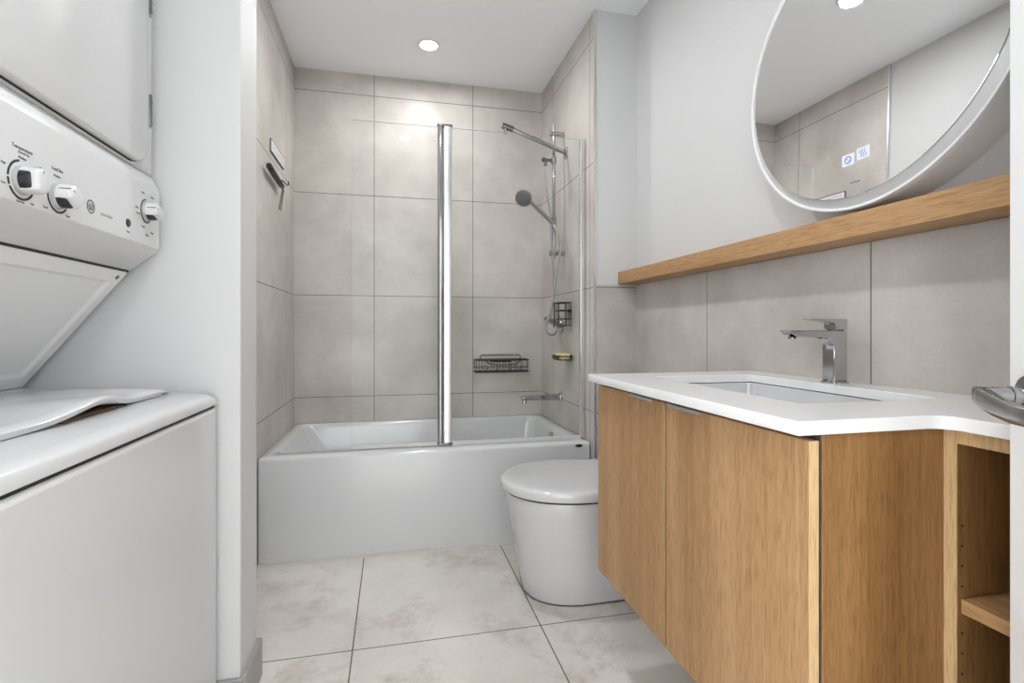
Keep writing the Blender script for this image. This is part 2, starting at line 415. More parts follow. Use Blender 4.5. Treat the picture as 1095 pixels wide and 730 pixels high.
# ---------------------------------------------------------------- toilet
wc = empty('toilet', (0.72, 1.91, 0), 'white skirted one-piece toilet with closed lid between bathtub and oak vanity', 'toilet')
YC = 1.915
def egg(xf, xm, xb, hw, z, hb=None, n=40):
    hb = hb or hw; out = []
    for k in range(n+1):       # front half from +Y side round to -Y
        t = pi/2 + pi*k/n
        cx, sy = cos(t), sin(t)
        out.append((xm + (xm-xf)*(-abs(cx)**0.90), YC + hw*(abs(sy)**0.92)*(1 if sy >= 0 else -1), z))
    m = 6
    for k in range(1, m+1): out.append((xm + (xb-xm)*k/m, YC - (hw + (hb-hw)*k/m), z))
    for k in range(0, m): out.append((xb + (xm-xb)*k/m, YC + (hb + (hw-hb)*k/m), z))
    return out
bm = bmesh.new()
loft(bm, [egg(.492, .69, 1.12, .160, 0.0, .155), egg(.482, .69, 1.12, .168, .012, .16), egg(.468, .69, 1.12, .180, .10, .17), egg(.450, .69, 1.12, .198, .22, .18),
          egg(.430, .69, 1.12, .216, .32, .19), egg(.416, .69, 1.12, .228, .376, .20), egg(.422, .69, 1.12, .224, .386, .20)])
obj('bowl', bm, M['ceramic'], wc, smooth=50)
obj('floor_seal', (lambda b: (loft(b, [egg(.489, .69, 1.12, .163, 0.0005, .158), egg(.487, .69, 1.12, .165, .004, .16)]), b)[1])(bmesh.new()), M['dark'], wc)
bm = bmesh.new(); loft(bm, [egg(.4175, .69, .93, .2265, .3845, .195), egg(.4175, .69, .93, .2265, .392, .195)])
obj('seat_gap', bm, M['dark'], wc)
bm = bmesh.new()
loft(bm, [egg(.411, .69, .94, .232, .391, .20), egg(.405, .69, .95, .238, .395, .20), egg(.4035, .69, .95, .2395, .412, .205), egg(.4055, .69, .95, .2375, .421, .205),
          egg(.411, .69, .945, .232, .4265, .20), egg(.423, .69, .94, .221, .4292, .19), egg(.46, .69, .93, .185, .4305, .17), egg(.56, .69, .85, .09, .431, .08)])
obj('lid', bm, M['ceramic'], wc, smooth=50)
bm = bmesh.new()
loft(bm, [[(x, y, z) for x, y in rrect(.955, 1.145, YC-.185, YC+.185, .035, 6)] for z in (.38, .70)]); 
obj('tank', bm, M['ceramic'], wc, smooth=40)
bm = bmesh.new()
loft(bm, [[(x, y, z) for x, y in rrect(.948+d, 1.147, YC-.192+d, YC+.192-d, .035, 6)] for z, d in ((.702, 0), (.724, 0), (.730, .006))])
obj('tank_lid', bm, M['ceramic'], wc, smooth=40)
obj('flush_button', lt([(0.0, .005), (.02, .005), (.022, 0)], (1.05, YC, .730), (0, 0, 1), 24), M['chrome'], wc, smooth=40)

# ---------------------------------------------------------------- vanity
van = empty('vanity_cabinet', (0.86, 1.05, 0.27), 'wall-hung oak vanity cabinet with two doors under the sink', 'cabinet')
ZV0, ZV1 = 0.278, 0.837
YV0, YV1 = 0.652, 1.452
bm = bmesh.new()
box(bm, 0.622, 1.146, YV1-.018, YV1, ZV0, ZV1-.002)
box(bm, 0.622, 1.146, YV0+.018, YV1-.018, ZV0, ZV0+.018)
box(bm, 1.130, 1.146, YV0+.018, YV1-.018, ZV0+.018, ZV1-.002)
box(bm, 0.622, 0.640, YV0+.018, YV1-.018, ZV1-.060, ZV1-.002)
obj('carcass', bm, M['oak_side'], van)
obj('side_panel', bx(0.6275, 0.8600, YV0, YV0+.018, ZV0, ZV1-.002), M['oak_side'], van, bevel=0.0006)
for y0, y1, hy0, hy1 in ((1.0635, 1.452, 1.098, 1.218), (0.648, 1.0580, 0.905, 1.034)):
    d = obj('cabinet_door', bx(0.600, 0.6175, y0, y1, ZV0-.003, ZV1-.011), [M['oak_front']], van, bevel=0.001)
    if y0 < 1: obj('edge_band', bx(0.6002, 0.6173, y0-.0006, y0, ZV0-.0025, ZV1-.0115), M['oak_edge'], d)
    h = bmesh.new()
    loft(h, [[(0.6225, y, ZV1-.0105), (0.6225, y, ZV1-.0085), (0.5895, y, ZV1-.0085), (0.5875, y, ZV1-.0095), (0.5875, y, ZV1-.0150), (0.5890, y, ZV1-.0150), (0.5895, y, ZV1-.0105)] for y in (hy0, hy1)])
    obj('tab_pull', h, M['alu'], d)
obj('door_gap_shade', bx(0.6018, 0.6175, 1.0584, 1.0631, ZV0, ZV1-.014), M['dark'], van)  # dark strip stands in for the shade between the two doors
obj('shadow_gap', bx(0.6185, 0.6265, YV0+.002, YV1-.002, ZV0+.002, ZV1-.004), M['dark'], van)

cub = empty('open_shelf_cabinet', (1.0, 0.3, 0.27), 'shallow open oak shelf cabinet beside vanity, partly behind the door', 'cabinet')
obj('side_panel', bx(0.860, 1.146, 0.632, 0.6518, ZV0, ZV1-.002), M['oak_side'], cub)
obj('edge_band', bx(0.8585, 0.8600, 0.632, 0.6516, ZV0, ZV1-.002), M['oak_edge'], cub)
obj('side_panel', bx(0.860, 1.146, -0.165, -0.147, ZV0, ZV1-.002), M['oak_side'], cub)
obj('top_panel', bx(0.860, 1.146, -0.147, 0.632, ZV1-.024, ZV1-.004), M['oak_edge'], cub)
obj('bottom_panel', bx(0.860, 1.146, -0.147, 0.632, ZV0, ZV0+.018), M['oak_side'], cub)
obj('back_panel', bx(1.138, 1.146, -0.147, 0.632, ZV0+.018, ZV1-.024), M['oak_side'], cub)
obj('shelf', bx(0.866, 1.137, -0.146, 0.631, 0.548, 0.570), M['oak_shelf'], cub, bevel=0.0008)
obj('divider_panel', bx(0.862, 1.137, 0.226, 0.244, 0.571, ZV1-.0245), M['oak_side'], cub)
for z in (0.452, 0.484, 0.516, 0.589, 0.621, 0.6525, 0.684):
    obj('shelf_pin_hole', lt([(0.0019, 0), (0.0019, 0.0006)], (0.8695, 0.632, z), (0, -1, 0), 10), M['dark'], cub)

# worktop with sink cutout
def with_hole(outer, hole, z0, z1):
    bm = bmesh.new()
    def side(z):
        vo = [bm.verts.new((x, y, z)) for x, y in outer]; vh = [bm.verts.new((x, y, z)) for x, y in hole]
        es = [bm.edges.new((v[i], v[(i+1) % len(v)])) for v in (vo, vh) for i in range(len(v))]
        bmesh.ops.triangle_fill(bm, use_beauty=True, use_dissolve=False, edges=es)
        return vo, vh
    a = side(z0); b = side(z1)
    for p, q in zip(a, b):
        for i in range(len(p)):
            j = (i+1) % len(p); bm.faces.new([p[i], p[j], q[j], q[i]])
    return bm
XC0, XC1 = 0.575, 0.842
arc = [(XC1-.035+.035*sin(R(a)), 0.640-.035+.035*cos(R(a))) for a in (0, 18, 36, 54, 72, 90)]
outer = [(XC0, 1.470), (XC0+.001, 0.6395), (XC1-.045, 0.6395)]
# concave corner: leave the straight side edge and turn towards the camera
outer = [(1.1475, 1.470), (XC0+.002, 1.470), (XC0, 1.468), (XC0, 0.642), (XC0+.002, 0.640)]
for a in range(0, 91, 15):
    outer.append((XC1-.03+.03*sin(R(a)), 0.640-.03+.03*cos(R(a))))
outer += [(XC1, -0.168), (1.1475, -0.168)]
SX0, SX1, SY0, SY1 = 0.722, 1.040, 0.795, 1.345
hole = rrect(SX0, SX1, SY0, SY1, .018, 5)
ct = obj('countertop', with_hole(outer, hole, ZV1-.001, 0.857), M['quartz'], bevel=0.0015)
tag(ct, 'white quartz countertop with rectangular sink cutout on the oak vanity', 'countertop')
snk = empty('sink', (0.88, 1.07, 0.70), 'white rectangular undermount sink set into the countertop', 'sink')
def rs(d, r, z): return [(x, y, z) for x, y in rrect(SX0+d, SX1-d, SY0+d, SY1-d, r, 6)]
bm = bmesh.new()
loft(bm, [rs(.05, .03, .700), rs(-.008, .03, .725), rs(-.012, .03, .834), rs(-.002, .025, .834), rs(.003, .025, .80), rs(.012, .03, .745), rs(.035, .04, .722), rs(.10, .05, .715)])
obj('basin', bm, M['ceramic'], snk, smooth=50)
obj('drain', lt([(0.0, .004), (.022, .004), (.03, 0)], (.88, 1.07, .7155), (0, 0, 1), 24), M['chrome'], snk, smooth=40)

# basin faucet
fc = empty('sink_faucet', (1.093, 1.09, .857), 'square chrome sink faucet with flat lever on the quartz counter', 'faucet')
FX0, FX1, FY0, FY1 = 1.068, 1.108, 1.072, 1.110
bm = bmesh.new(); loft(bm, [[(x, y, z) for x, y in rrect(FX0-d, FX1+d, FY0-d, FY1+d, .006, 4)] for z, d in ((.857, .004), (.861, .004), (.8625, .001))])
obj('base_flange', bm, M['chrome'], fc, smooth=40)
obj('body', prism([(FX1, .862), (FX1, .9885), (1.0, .9885), (.938, .9885), (.950, .979), (.965, .972), (1.035, .972), (1.055, .968), (FX0-.001, .955), (FX0, .935), (FX0, .862)], 'Y', FY0, FY1), M['chrome'], fc, bevel=0.003)
obj('aerator', lt([(.009, 0), (.009, .004)], (.962, 1.091, .9725), (0, 0, -1), 20), M['dchrome'], fc, smooth=40)
lv = obj('lever', prism([(FX1+.001, .991), (FX1+.001, 1.018), (1.06, 1.018), (1.008, 1.0175), (1.008, 1.015), (1.055, 1.010), (FX0+.004, 1.006), (FX0+.006, .991)], 'Y', FY0+.001, FY1-.001), M['chrome'], fc, bevel=0.0025)
obj('neck_ring', prism(rrect(FX0+.008, FX1-.002, FY0+.004, FY1-.004, .006, 4), 'Z', .9880, .9915), M['dchrome'], fc, smooth=40)

# ---------------------------------------------------------------- oak ledge
ldg = obj('wall_ledge', prism([(1.0575, 1.210), (1.0575, 1.266), (1.148, 1.266), (1.148, 1.207)], 'Y', -0.165, YE-.009), M['oak_shelf'], bevel=0.0012)
tag(ldg, 'long thick oak wall ledge running above the tiled backsplash below the mirror', 'shelf')

# ---------------------------------------------------------------- mirror
mr = empty('round_mirror', (1.15, 1.002, 1.643), 'large round mirror on a deep white drum standing on the oak ledge', 'mirror')
MC = Vector((1.066, 1.002, 1.643)); TA = R(-0.9)
MN = Vector((-cos(TA), 0, -sin(TA)))
obj('drum', lt([(.360, .002), (.363, .004), (.363, .0895)], (1.066, 1.002, 1.643), (1, 0, 0), 128, cap0=True, cap1=True), M['white'], mr, smooth=30)
obj('mirror_glass', lt([(.3400, .000), (.3400, .0120), (.3390, .0128), (0.0, .0128)], MC, MN, 128), M['mirror'], mr)
obj('rim', lt([(.3405, .0100), (.3420, .0095), (.3520, .0030), (.3620, .0000), (.3620, -.006)], MC, MN, 128, cap0=False, cap1=False), M['frame'], mr, smooth=30)
obj('rim_lip', lt([(.3615, -.002), (.3615, .0040), (.3625, .0050), (.3665, .0050), (.3675, .0040), (.3675, -.010)], MC, MN, 128, cap0=False, cap1=False), M['white'], mr, smooth=30)
for yc, zc, sym in ((1.0138, 1.391, 0), (.974, 1.3955, 1)):
    G = mat_cols((0, -1, 0), (sin(TA)*-1, 0, cos(TA)), MN, MC + MN*.01285 + Vector((0, yc-MC.y, 0)) + Vector((-sin(TA), 0, cos(TA)))*(zc-MC.z))
    bm = prism(rrect(-.0165, .0165, -.0135, .0135, .002, 2), 'Z', 0, .0004)
    for v in bm.verts: v.co = G @ v.co
    ic = obj('touch_icon', bm, M['icon'], mr)
    b2 = bmesh.new()
    if sym == 0:
        tube(b2, [(.008*cos(2*pi*k/16), .008*sin(2*pi*k/16), .0006) for k in range(16)], .0013, 6, closed=True)
        tube(b2, [(-.0055, .0055, .0006), (.0055, -.0055, .0006)], .0008, 6)
    else:
        for k in (-.006, 0, .006): tube(b2, smooth_path([(k, -.009, .0006), (k+.003, -.003, .0006), (k-.003, .003, .0006), (k, .009, .0006)], 4), .0008, 6)
    for v in b2.verts: v.co = G @ v.co
    obj('icon_symbol', b2, M['iconink'], ic)
G = mat_cols((0, -1, 0), (-sin(TA), 0, cos(TA)), MN, MC + MN*.01285 + Vector((0, .9935-MC.y, 0)) + Vector((-sin(TA), 0, cos(TA)))*(1.334-MC.z))
bm = bmesh.new(); box(bm, -.013, .013, -.0012, .0012, 0, .0003)
for v in bm.verts: v.co = G @ v.co
obj('etched_mark', bm, M['ink'], mr)

# ---------------------------------------------------------------- tub spout, mixer, shower fittings
sp = empty('tub_spout', (XR, 2.82, .607), 'chrome tub spout on the tiled wall above the tub', 'faucet')
obj('wall_flange', lt([(0.0, .010), (.027, .010), (.030, .007), (.030, 0)], (XR, 2.82, .612), (-1, 0, 0), 28), M['chrome'], sp, smooth=40)
obj('spout_body', prism([(XR-.004, .590), (XR-.004, .626), (.715, .617), (.704, .610), (.704, .597), (.74, .594)], 'Y', 2.800, 2.840), M['chrome'], sp, bevel=0.006, seg=3)
obj('outlet', lt([(.013, 0), (.013, .026), (.009, .026)], (.722, 2.82, .600), (0, 0, -1), 20), M['chrome'], sp, smooth=40)

rb = empty('shower_slide_bar', (XR, 2.77, 1.75), 'vertical chrome shower slide bar on the tiled right wall', 'shower rail')
RX, RY = 0.879, 2.770
obj('bar', tb([(RX, RY, 1.385), (RX, RY, 2.135)], .0095, 16), M['chrome'], rb, smooth=40)
for z in (2.085, 1.418):
    b_ = obj('wall_bracket', lt([(.016, 0), (.016, .003), (.0145, .004), (.0135, .062), (.0165, .064), (.0165, .082), (.014, .084)], (XR, RY, z), (-1, 0, 0), 24), M['chrome'], rb, smooth=40)
obj('slide_collar', lt([(.011, 0), (.016, .003), (.017, .035), (.015, .075), (.011, .078)], (RX, RY, 1.555), (0, 0, 1), 24), M['chrome'], rb, smooth=40)
hd = obj('handset_holder', tb([(RX, RY-.004, 1.590), (RX-.034, RY-.02, 1.600)], .0135, 16), M['chrome'], rb, smooth=40)
obj('upper_collar', lt([(.011, 0), (.0155, .003), (.0155, .037), (.011, .04)], (RX, RY, 1.915), (0, 0, 1), 24), M['chrome'], rb, smooth=40)
bm = tb([(RX, RY, 1.934), (RX-.050, RY-.006, 1.934)], .0085, 12); lathe(bm, [(.012, 0), (.012, .022)], (RX-.048, RY-.006, 1.934), (-1, 0, 0), 16)
tube(bm, [(RX-.050, RY-.006, 1.934), (RX-.050, RY-.006, 1.900)], .0085, 12)
obj('hose_elbow', bm, M['dchrome'], rb, smooth=40)
obj('upper_hose', tb(smooth_path([(RX-.050, RY-.006, 1.905), (RX-.050, RY-.01, 1.84), (RX-.040, RY-.015, 1.72), (RX-.022, RY-.018, 1.62), (RX-.020, RY-.012, 1.54), (RX-.012, RY-.012, 1.42), (RX-.006, RY-.02, 1.25), (RX-.012, RY-.01, 1.10), (RX-.03, RY-.0, 1.035)]), .0048, 10), M['hose'], rb, smooth=40)

hs = empty('hand_shower', (.76, 2.75, 1.66), 'round chrome hand shower on long handle held by the slide bar', 'shower head')
p0 = Vector((RX-.022, RY-.030, 1.585)); p1 = Vector((.715, 2.70, 1.690))
dv = (p1-p0)
obj('handle', tb([p0-dv*.10, p0, p0+dv*.35, p0+dv*.8, p1], [.010, .0125, .0125, .0115, .013], 16), M['chrome'], hs, smooth=40)
hax = Vector((-.35, -.75, -.45)).normalized(); hc = Vector((.690, 2.705, 1.700))
obj('spray_head', lt([(.0, -.024), (.022, -.022), (.040, -.008), (.046, .002), (.046, .008), (.043, .011)], hc, hax, 36), M['chrome'], hs, smooth=40)
fp = obj('spray_plate', lt([(.0, .0115), (.041, .0112), (.043, .010)], hc, hax, 36), M['spray'], hs, smooth=40)
bm = bmesh.new(); aa, bb = frame_of(hax)
for rr_, nn in ((.034, 16), (.024, 11), (.012, 6)):
    for k in range(nn):
        lathe(bm, [(.0019, .0105), (.0015, .0132)], hc + rr_*(cos(2*pi*k/nn)*aa+sin(2*pi*k/nn)*bb), hax, 8)
obj('spray_nozzles', bm, M['black'], fp, smooth=40)
obj('hose', tb(smooth_path([p0-dv*.08, (RX+.006, RY-.05, 1.52), (RX+.026, RY-.045, 1.44), (RX+.006, RY-.045, 1.34), (RX-.008, RY-.04, 1.22), (RX-.030, RY-.04, 1.10), (RX-.052, RY-.03, 1.02), (RX-.045, RY-.03, .972), (RX-.012, RY-.03, .962), (RX+.012, RY-.01, .985), (RX+.012, RY+.02, 1.03)], 8), .0062, 10), M['hose'], rb, smooth=40)

mx = empty('shower_mixer', (XR, 2.83, 1.03), 'chrome shower mixer valve on the tiled wall behind upper wire caddy', 'faucet')
obj('escutcheon', lt([(.050, 0), (.050, .005), (.046, .009), (.022, .010), (.020, .042), (.018, .044)], (XR, 2.822, 1.020), (-1, 0, 0), 32), M['chrome'], mx, smooth=40)
obj('handle', tb([(XR-.040, 2.815, 1.030), (XR-.075, 2.80, 1.045), (XR-.105, 2.78, 1.052)], [.017, .015, .012], 16), M['chrome'], mx, smooth=40)

am = empty('wall_shower_outlet', (XR, 2.72, 1.97), 'long chrome shower arm with bare outlet high on the right wall', 'shower arm')
obj('wall_plate', prism(rrect(2.700, 2.742, 1.945, 1.995, .004, 3), 'X', XR-.012, XR), M['chrome'], am, bevel=0.002)
obj('arm_tube', tb([(XR-.012, 2.72, 1.968), (XR-.05, 2.72, 1.980), (.60, 2.72, 2.080)], .0125, 18), M['chrome'], am, smooth=40)
e0 = Vector((.582, 2.72, 2.085)); ed = Vector((-.95, 0, .29)).normalized()
obj('arm_head', tb([e0-ed*.055, e0+ed*.008], .0165, 20), M['dchrome'], am, smooth=40)
obj('outlet', tb([(.592, 2.72, 2.078), (.592, 2.72, 2.044)], .0095, 14), M['chrome'], am, smooth=40)
obj('hook', tb([(XR-.02, 2.715, 1.962), (XR-.02, 2.71, 1.925)], .0035, 8), M['chrome'], am, smooth=40)

# ---------------------------------------------------------------- wire caddies
bc = empty('wire_shower_basket', (.66, YB, .73), 'wide black wire basket on the tiled back wall above the tub', 'basket')
X0, X1, Y0, Y1, Z0, Z1 = .490, .828, 3.095, 3.200, .733, .805
def hoop(z, r=.03, d=0.0): return [(x, y, z) for x, y in rrect(X0+d, X1-d, Y0+d, Y1-d, r, 4)]
obj('top_rim', tb(hoop(Z1), .0040, 8, closed=True), M['black'], bc, smooth=40)
obj('bottom_rim', tb(hoop(Z0), .0034, 8, closed=True), M['black'], bc, smooth=40)
obj('middle_rim', tb(hoop(.760), .0018, 8, closed=True), M['black'], bc, smooth=40)
bm = bmesh.new()
n = 9
for i in range(n):
    x = X0+.02+(X1-X0-.04)*i/(n-1)
    tube(bm, [(x, Y0, Z1), (x, Y0, Z0), (x, Y1, Z0), (x, Y1, Z1)], .0017, 6)
for y in (Y0+.035, Y0+.07):
    tube(bm, [(X0, y, Z1), (X0, y, Z0), (X1, y, Z0), (X1, y, Z1)], .0017, 6)
obj('wire_grid', bm, M['black'], bc, smooth=40)
bm = tb([(.537, Y1, Z1), (.537, Y1+.003, .825), (.545, Y1+.003, .832), (.785, Y1+.003, .832), (.793, Y1+.003, .825), (.793, Y1, Z1)], .0026, 8)
obj('back_hoop', bm, M['black'], bc, smooth=40)
bm = tb(smooth_path([(.55, Y0-.002, Z1), (.575, Y0-.002, Z1-.022), (.62, Y0-.002, Z1-.028), (.70, Y0-.002, Z1-.028), (.745, Y0-.002, Z1-.022), (.77, Y0-.002, Z1)], 4), .0030, 8)
obj('front_dip', bm, M['black'], bc, smooth=40)
for x in (.56, .62, .70, .76):
    bm = bmesh.new(); tube(bm, smooth_path([(x-.012, Y0-.001, Z0+.004), (x, Y0-.001, Z0+.022), (x+.012, Y0-.001, Z0+.004)], 4), .0017, 6)
    obj('scroll_wire', bm, M['black'], bc, smooth=40)
bm = bmesh.new(); box(bm, .60, .73, Y1+.001, YB-.001, .788, .806)
obj('adhesive_mount', bm, M['dark'], bc)

sc2 = empty('wire_caddy', (XR, 2.66, 1.0), 'small black wire caddy on right tiled wall beside the shower mixer', 'basket')
X0, X1, Y0, Y1, Z0, Z1 = .862, .930, 2.612, 2.720, 1.012, 1.135
bm = bmesh.new()
for z in (Z0, Z0+.036, Z0+.082, Z1): tube(bm, hoop(z, .012), .0028, 8, closed=True)
obj('hoops', bm, M['black'], sc2, smooth=40)
bm = bmesh.new()
for x, y in ((X0, Y0+.012), (X0, Y0+.04), (X0, Y1-.03), (X0, Y1-.01), (X0+.03, Y0), (X0+.05, Y0), (X1, Y0+.02), (X1, Y1-.02), (X0+.03, Y1)):
    tube(bm, [(x, y, Z0), (x, y, Z1+.004)], .0024, 6)
obj('uprights', bm, M['black'], sc2, smooth=40)
bm = bmesh.new()
for k in range(5): tube(bm, [(X0, Y0+.02*(k+.7), Z0), (X1, Y0+.02*(k+.7), Z0)], .0022, 6)
obj('base_wires', bm, M['black'], sc2, smooth=40)
obj('mount_plate', bx(.9315, XR-.0005, 2.64, 2.69, 1.085, 1.10), M['dark'], sc2)

sd = empty('wire_soap_dish', (XR, 2.66, .83), 'small black wire soap dish on right tiled wall below the caddy', 'soap dish')
X0, X1, Y0, Y1, Z0, Z1 = .855, .931, 2.600, 2.740, .830, .850
obj('rim', tb(hoop(Z1, .022), .0034, 8, closed=True), M['black'], sd, smooth=40)
obj('lower_rim', tb(hoop(Z0, .022, .006), .0030, 8, closed=True), M['black'], sd, smooth=40)
bm = bmesh.new()
for k in range(10):
    y = Y0+.012+.0125*k; tube(bm, [(X0, y, Z1), (X0+.006, y, Z0), (X1-.006, y, Z0), (X1, y, Z1)], .0017, 6)
obj('base_wires', bm, M['black'], sd, smooth=40)
obj('mount_plate', bx(.932, XR-.0005, 2.63, 2.70, .835, .855), M['dark'], sd)
sg = obj('sponge', (lambda: (lambda b: (loft(b, [[(x, y, z) for x, y in rrect(.866+d, .924-d, 2.612+d, 2.705-d, .012, 4)] for z, d in ((.8325, .002), (.836, 0), (.858, 0), (.862, .003))]), b)[1])(bmesh.new()))(), M['yellow'], smooth=40)
tag(sg, 'yellow sponge lying in the black wire soap dish', 'sponge')

# ---------------------------------------------------------------- left tiled wall: sign and squeegee
sn = empty('wall_sign', (XL, 2.73, 1.85), 'narrow white sign with dark border on the left tiled wall', 'sign')
obj('sign_frame', bx(XL, XL+.006, 2.590, 2.885, 1.818, 1.880), M['ink'], sn, bevel=0.001)
obj('sign_face', bx(XL+.006, XL+.0068, 2.597, 2.878, 1.825, 1.873), M['white'], sn)
bm = bmesh.new()
import random; random.seed(4)
for row, z in enumerate((1.857, 1.841)):
    y = 2.615
    while y < 2.855:
        w = random.uniform(.008, .026); box(bm, XL+.0068, XL+.0072, y, min(y+w, 2.86), z-.003, z+.003); y += w+.006
obj('sign_lettering', bm, M['grey'], sn)

sq = empty('shower_squeegee', (XL, 2.62, 1.70), 'dark squeegee with looped wire handle hanging on the left tiled wall', 'squeegee')
bm = bmesh.new()
loft(bm, [[(XL+.012+a, y, z+b) for a, b in ((0, -.007), (.018, -.010), (.026, 0), (.022, .011), (.004, .012))] for y, z in ((2.455, 1.712), (2.53, 1.706), (2.62, 1.70), (2.74, 1.694))])
obj('blade_holder', bm, M['black'], sq, bevel=0.003)
obj('rubber_blade', bx(XL+.020, XL+.025, 2.465, 2.735, 1.700, 1.720), M['dark'], sq)
obj('wall_hook', tb(smooth_path([(XL, 2.735, 1.725), (XL+.03, 2.735, 1.722), (XL+.05, 2.735, 1.70), (XL+.055, 2.735, 1.72)], 4), .0035, 8), M['dchrome'], sq, smooth=40)
obj('loop_handle', tb([(XL+.040, 2.652, 1.690), (XL+.045, 2.640, 1.655), (XL+.045, 2.565, 1.548), (XL+.045, 2.600, 1.548), (XL+.045, 2.668, 1.655)], .0028, 8, closed=True), M['dchrome'], sq, smooth=40)

# ---------------------------------------------------------------- laundry stack
lw = empty('stacked_washer_dryer', (-0.80, 1.04, 0), 'white stacked washer and dryer laundry unit with knob control panel', 'washer dryer')
WY0, WY1 = 0.655, 1.417
XF = -0.423
obj('washer_body', bx(-1.14, XF, WY0, WY1, 0.028, 0.800), M['enamel'], lw, bevel=0.010, seg=4)
for fx in (-1.08, -.48):
    for fy in (WY0+.06, WY1-.06):
        obj('levelling_foot', lt([(.02, 0), (.02, .01), (.008, .012), (.008, .035)], (fx, fy, 0), (0, 0, 1), 16), M['dark'], lw)
obj('top_seam', bx(-1.13, XF-.006, WY0+.005, WY1-.005, .795, .8075), M['dark'], lw)
# crowned washer top
bm = bmesh.new()
poly = [(-1.14, .805), (-1.14, .846), (-.62, .846), (-.50, .842), (-.445, .836), (-.428, .829), (XF+.002, .820), (XF+.001, .807), (-.430, .805)]
loft(bm, [[(x, y, z if z < .81 else .81+(z-.81)*k) for x, z in poly] for y, k in ((WY0, .62), (WY0+.003, .85), (WY0+.03, 1.0), (WY1-.03, 1.0), (WY1-.003, .85), (WY1, .62))])
obj('washer_top', bm, M['enamel'], lw, smooth=50)
# lid with arched grip
LY0, LY1 = .70, 1.352
NY = 60
ringsA = []
def bump(y):
    t = (y-1.035)/.095
    return .019*math.exp(-t*t)
for i in range(NY+1):
    y = LY0 + (LY1-LY0)*i/NY
    e = min(1, (LY1-y)/.05, (y-LY0)/.05); e = max(e, 0)**.5
    b_ = bump(y); xf = -.504 + .018*math.exp(-((y-1.02)/.13)**2)
    zt = .8465 + .012*e
    ringsA.append([(-.80, y, .8465), (-.80, y, zt-.002), (-.78, y, zt+.002), (-.66, y, zt+.004), (-.58, y, zt+.004+b_*.35), (xf-.02, y, zt+b_*.85), (xf-.004, y, zt-.002+b_), (xf, y, zt-.006+b_), (xf-.004, y, .8435+b_*1.0), (xf-.05, y, .8435+b_*.6), (xf-.09, y, .8435)])
bm = bmesh.new(); loft(bm, ringsA)
obj('washer_lid', bm, M['enamel'], lw, smooth=60)
obj('lid_gap_shade', bx(-.60, -.505, .955, 1.115, .8405, .8480), M['brown'], lw, bevel=0.002)  # brown strip stands in for shade and reflection in the lid gap
# slanted back panel between washer and dryer
ys0, ys1 = WY0+.004, WY1-.006
bm = bmesh.new()
A = Vector((-.614, 0, 1.128)); B = Vector((-.826, 0, .858))
nrm = Vector((B.z-A.z, 0, -(B.x-A.x))).normalized()
if nrm.x < 0: nrm = -nrm
loft(bm, [[(-.614, y, 1.128), (-.826, y, .858), (-1.14, y, .858), (-1.14, y, 1.128)] for y in (ys0, ys1)])
bm.faces.ensure_lookup_table()
for f in bm.faces:
    f.normal_update()
slf = max(bm.faces, key=lambda f: abs(f.normal.dot(nrm)) if abs(f.normal.y) < .3 and f.calc_center_median().x > -.9 else -1)
r_ = bmesh.ops.inset_region(bm, faces=[slf], thickness=.045, depth=0)
r_ = bmesh.ops.inset_region(bm, faces=[slf], thickness=.012, depth=0)
for v in slf.verts: v.co -= nrm*.007
sl = obj('slanted_panel', bm, M['white'], lw, bevel=0.002)
obj('panel_seam', bx(-.640, -.6125, ys0+.003, ys1-.002, 1.1275, 1.1325), M['dark'], lw)
sc_p = A + (B-A)*.055
obj('panel_screw', lt([(.0, .003), (.005, .002), (.0055, 0)], (sc_p.x, WY1-.033, sc_p.z), nrm, 14), M['dchrome'], sl, smooth=40)
obj('base_ledge', prism([(-.822, .858), (-.790, .8455), (-1.13, .8455), (-1.13, .858)], 'Y', ys0, ys1+.004), M['enamel'], lw)
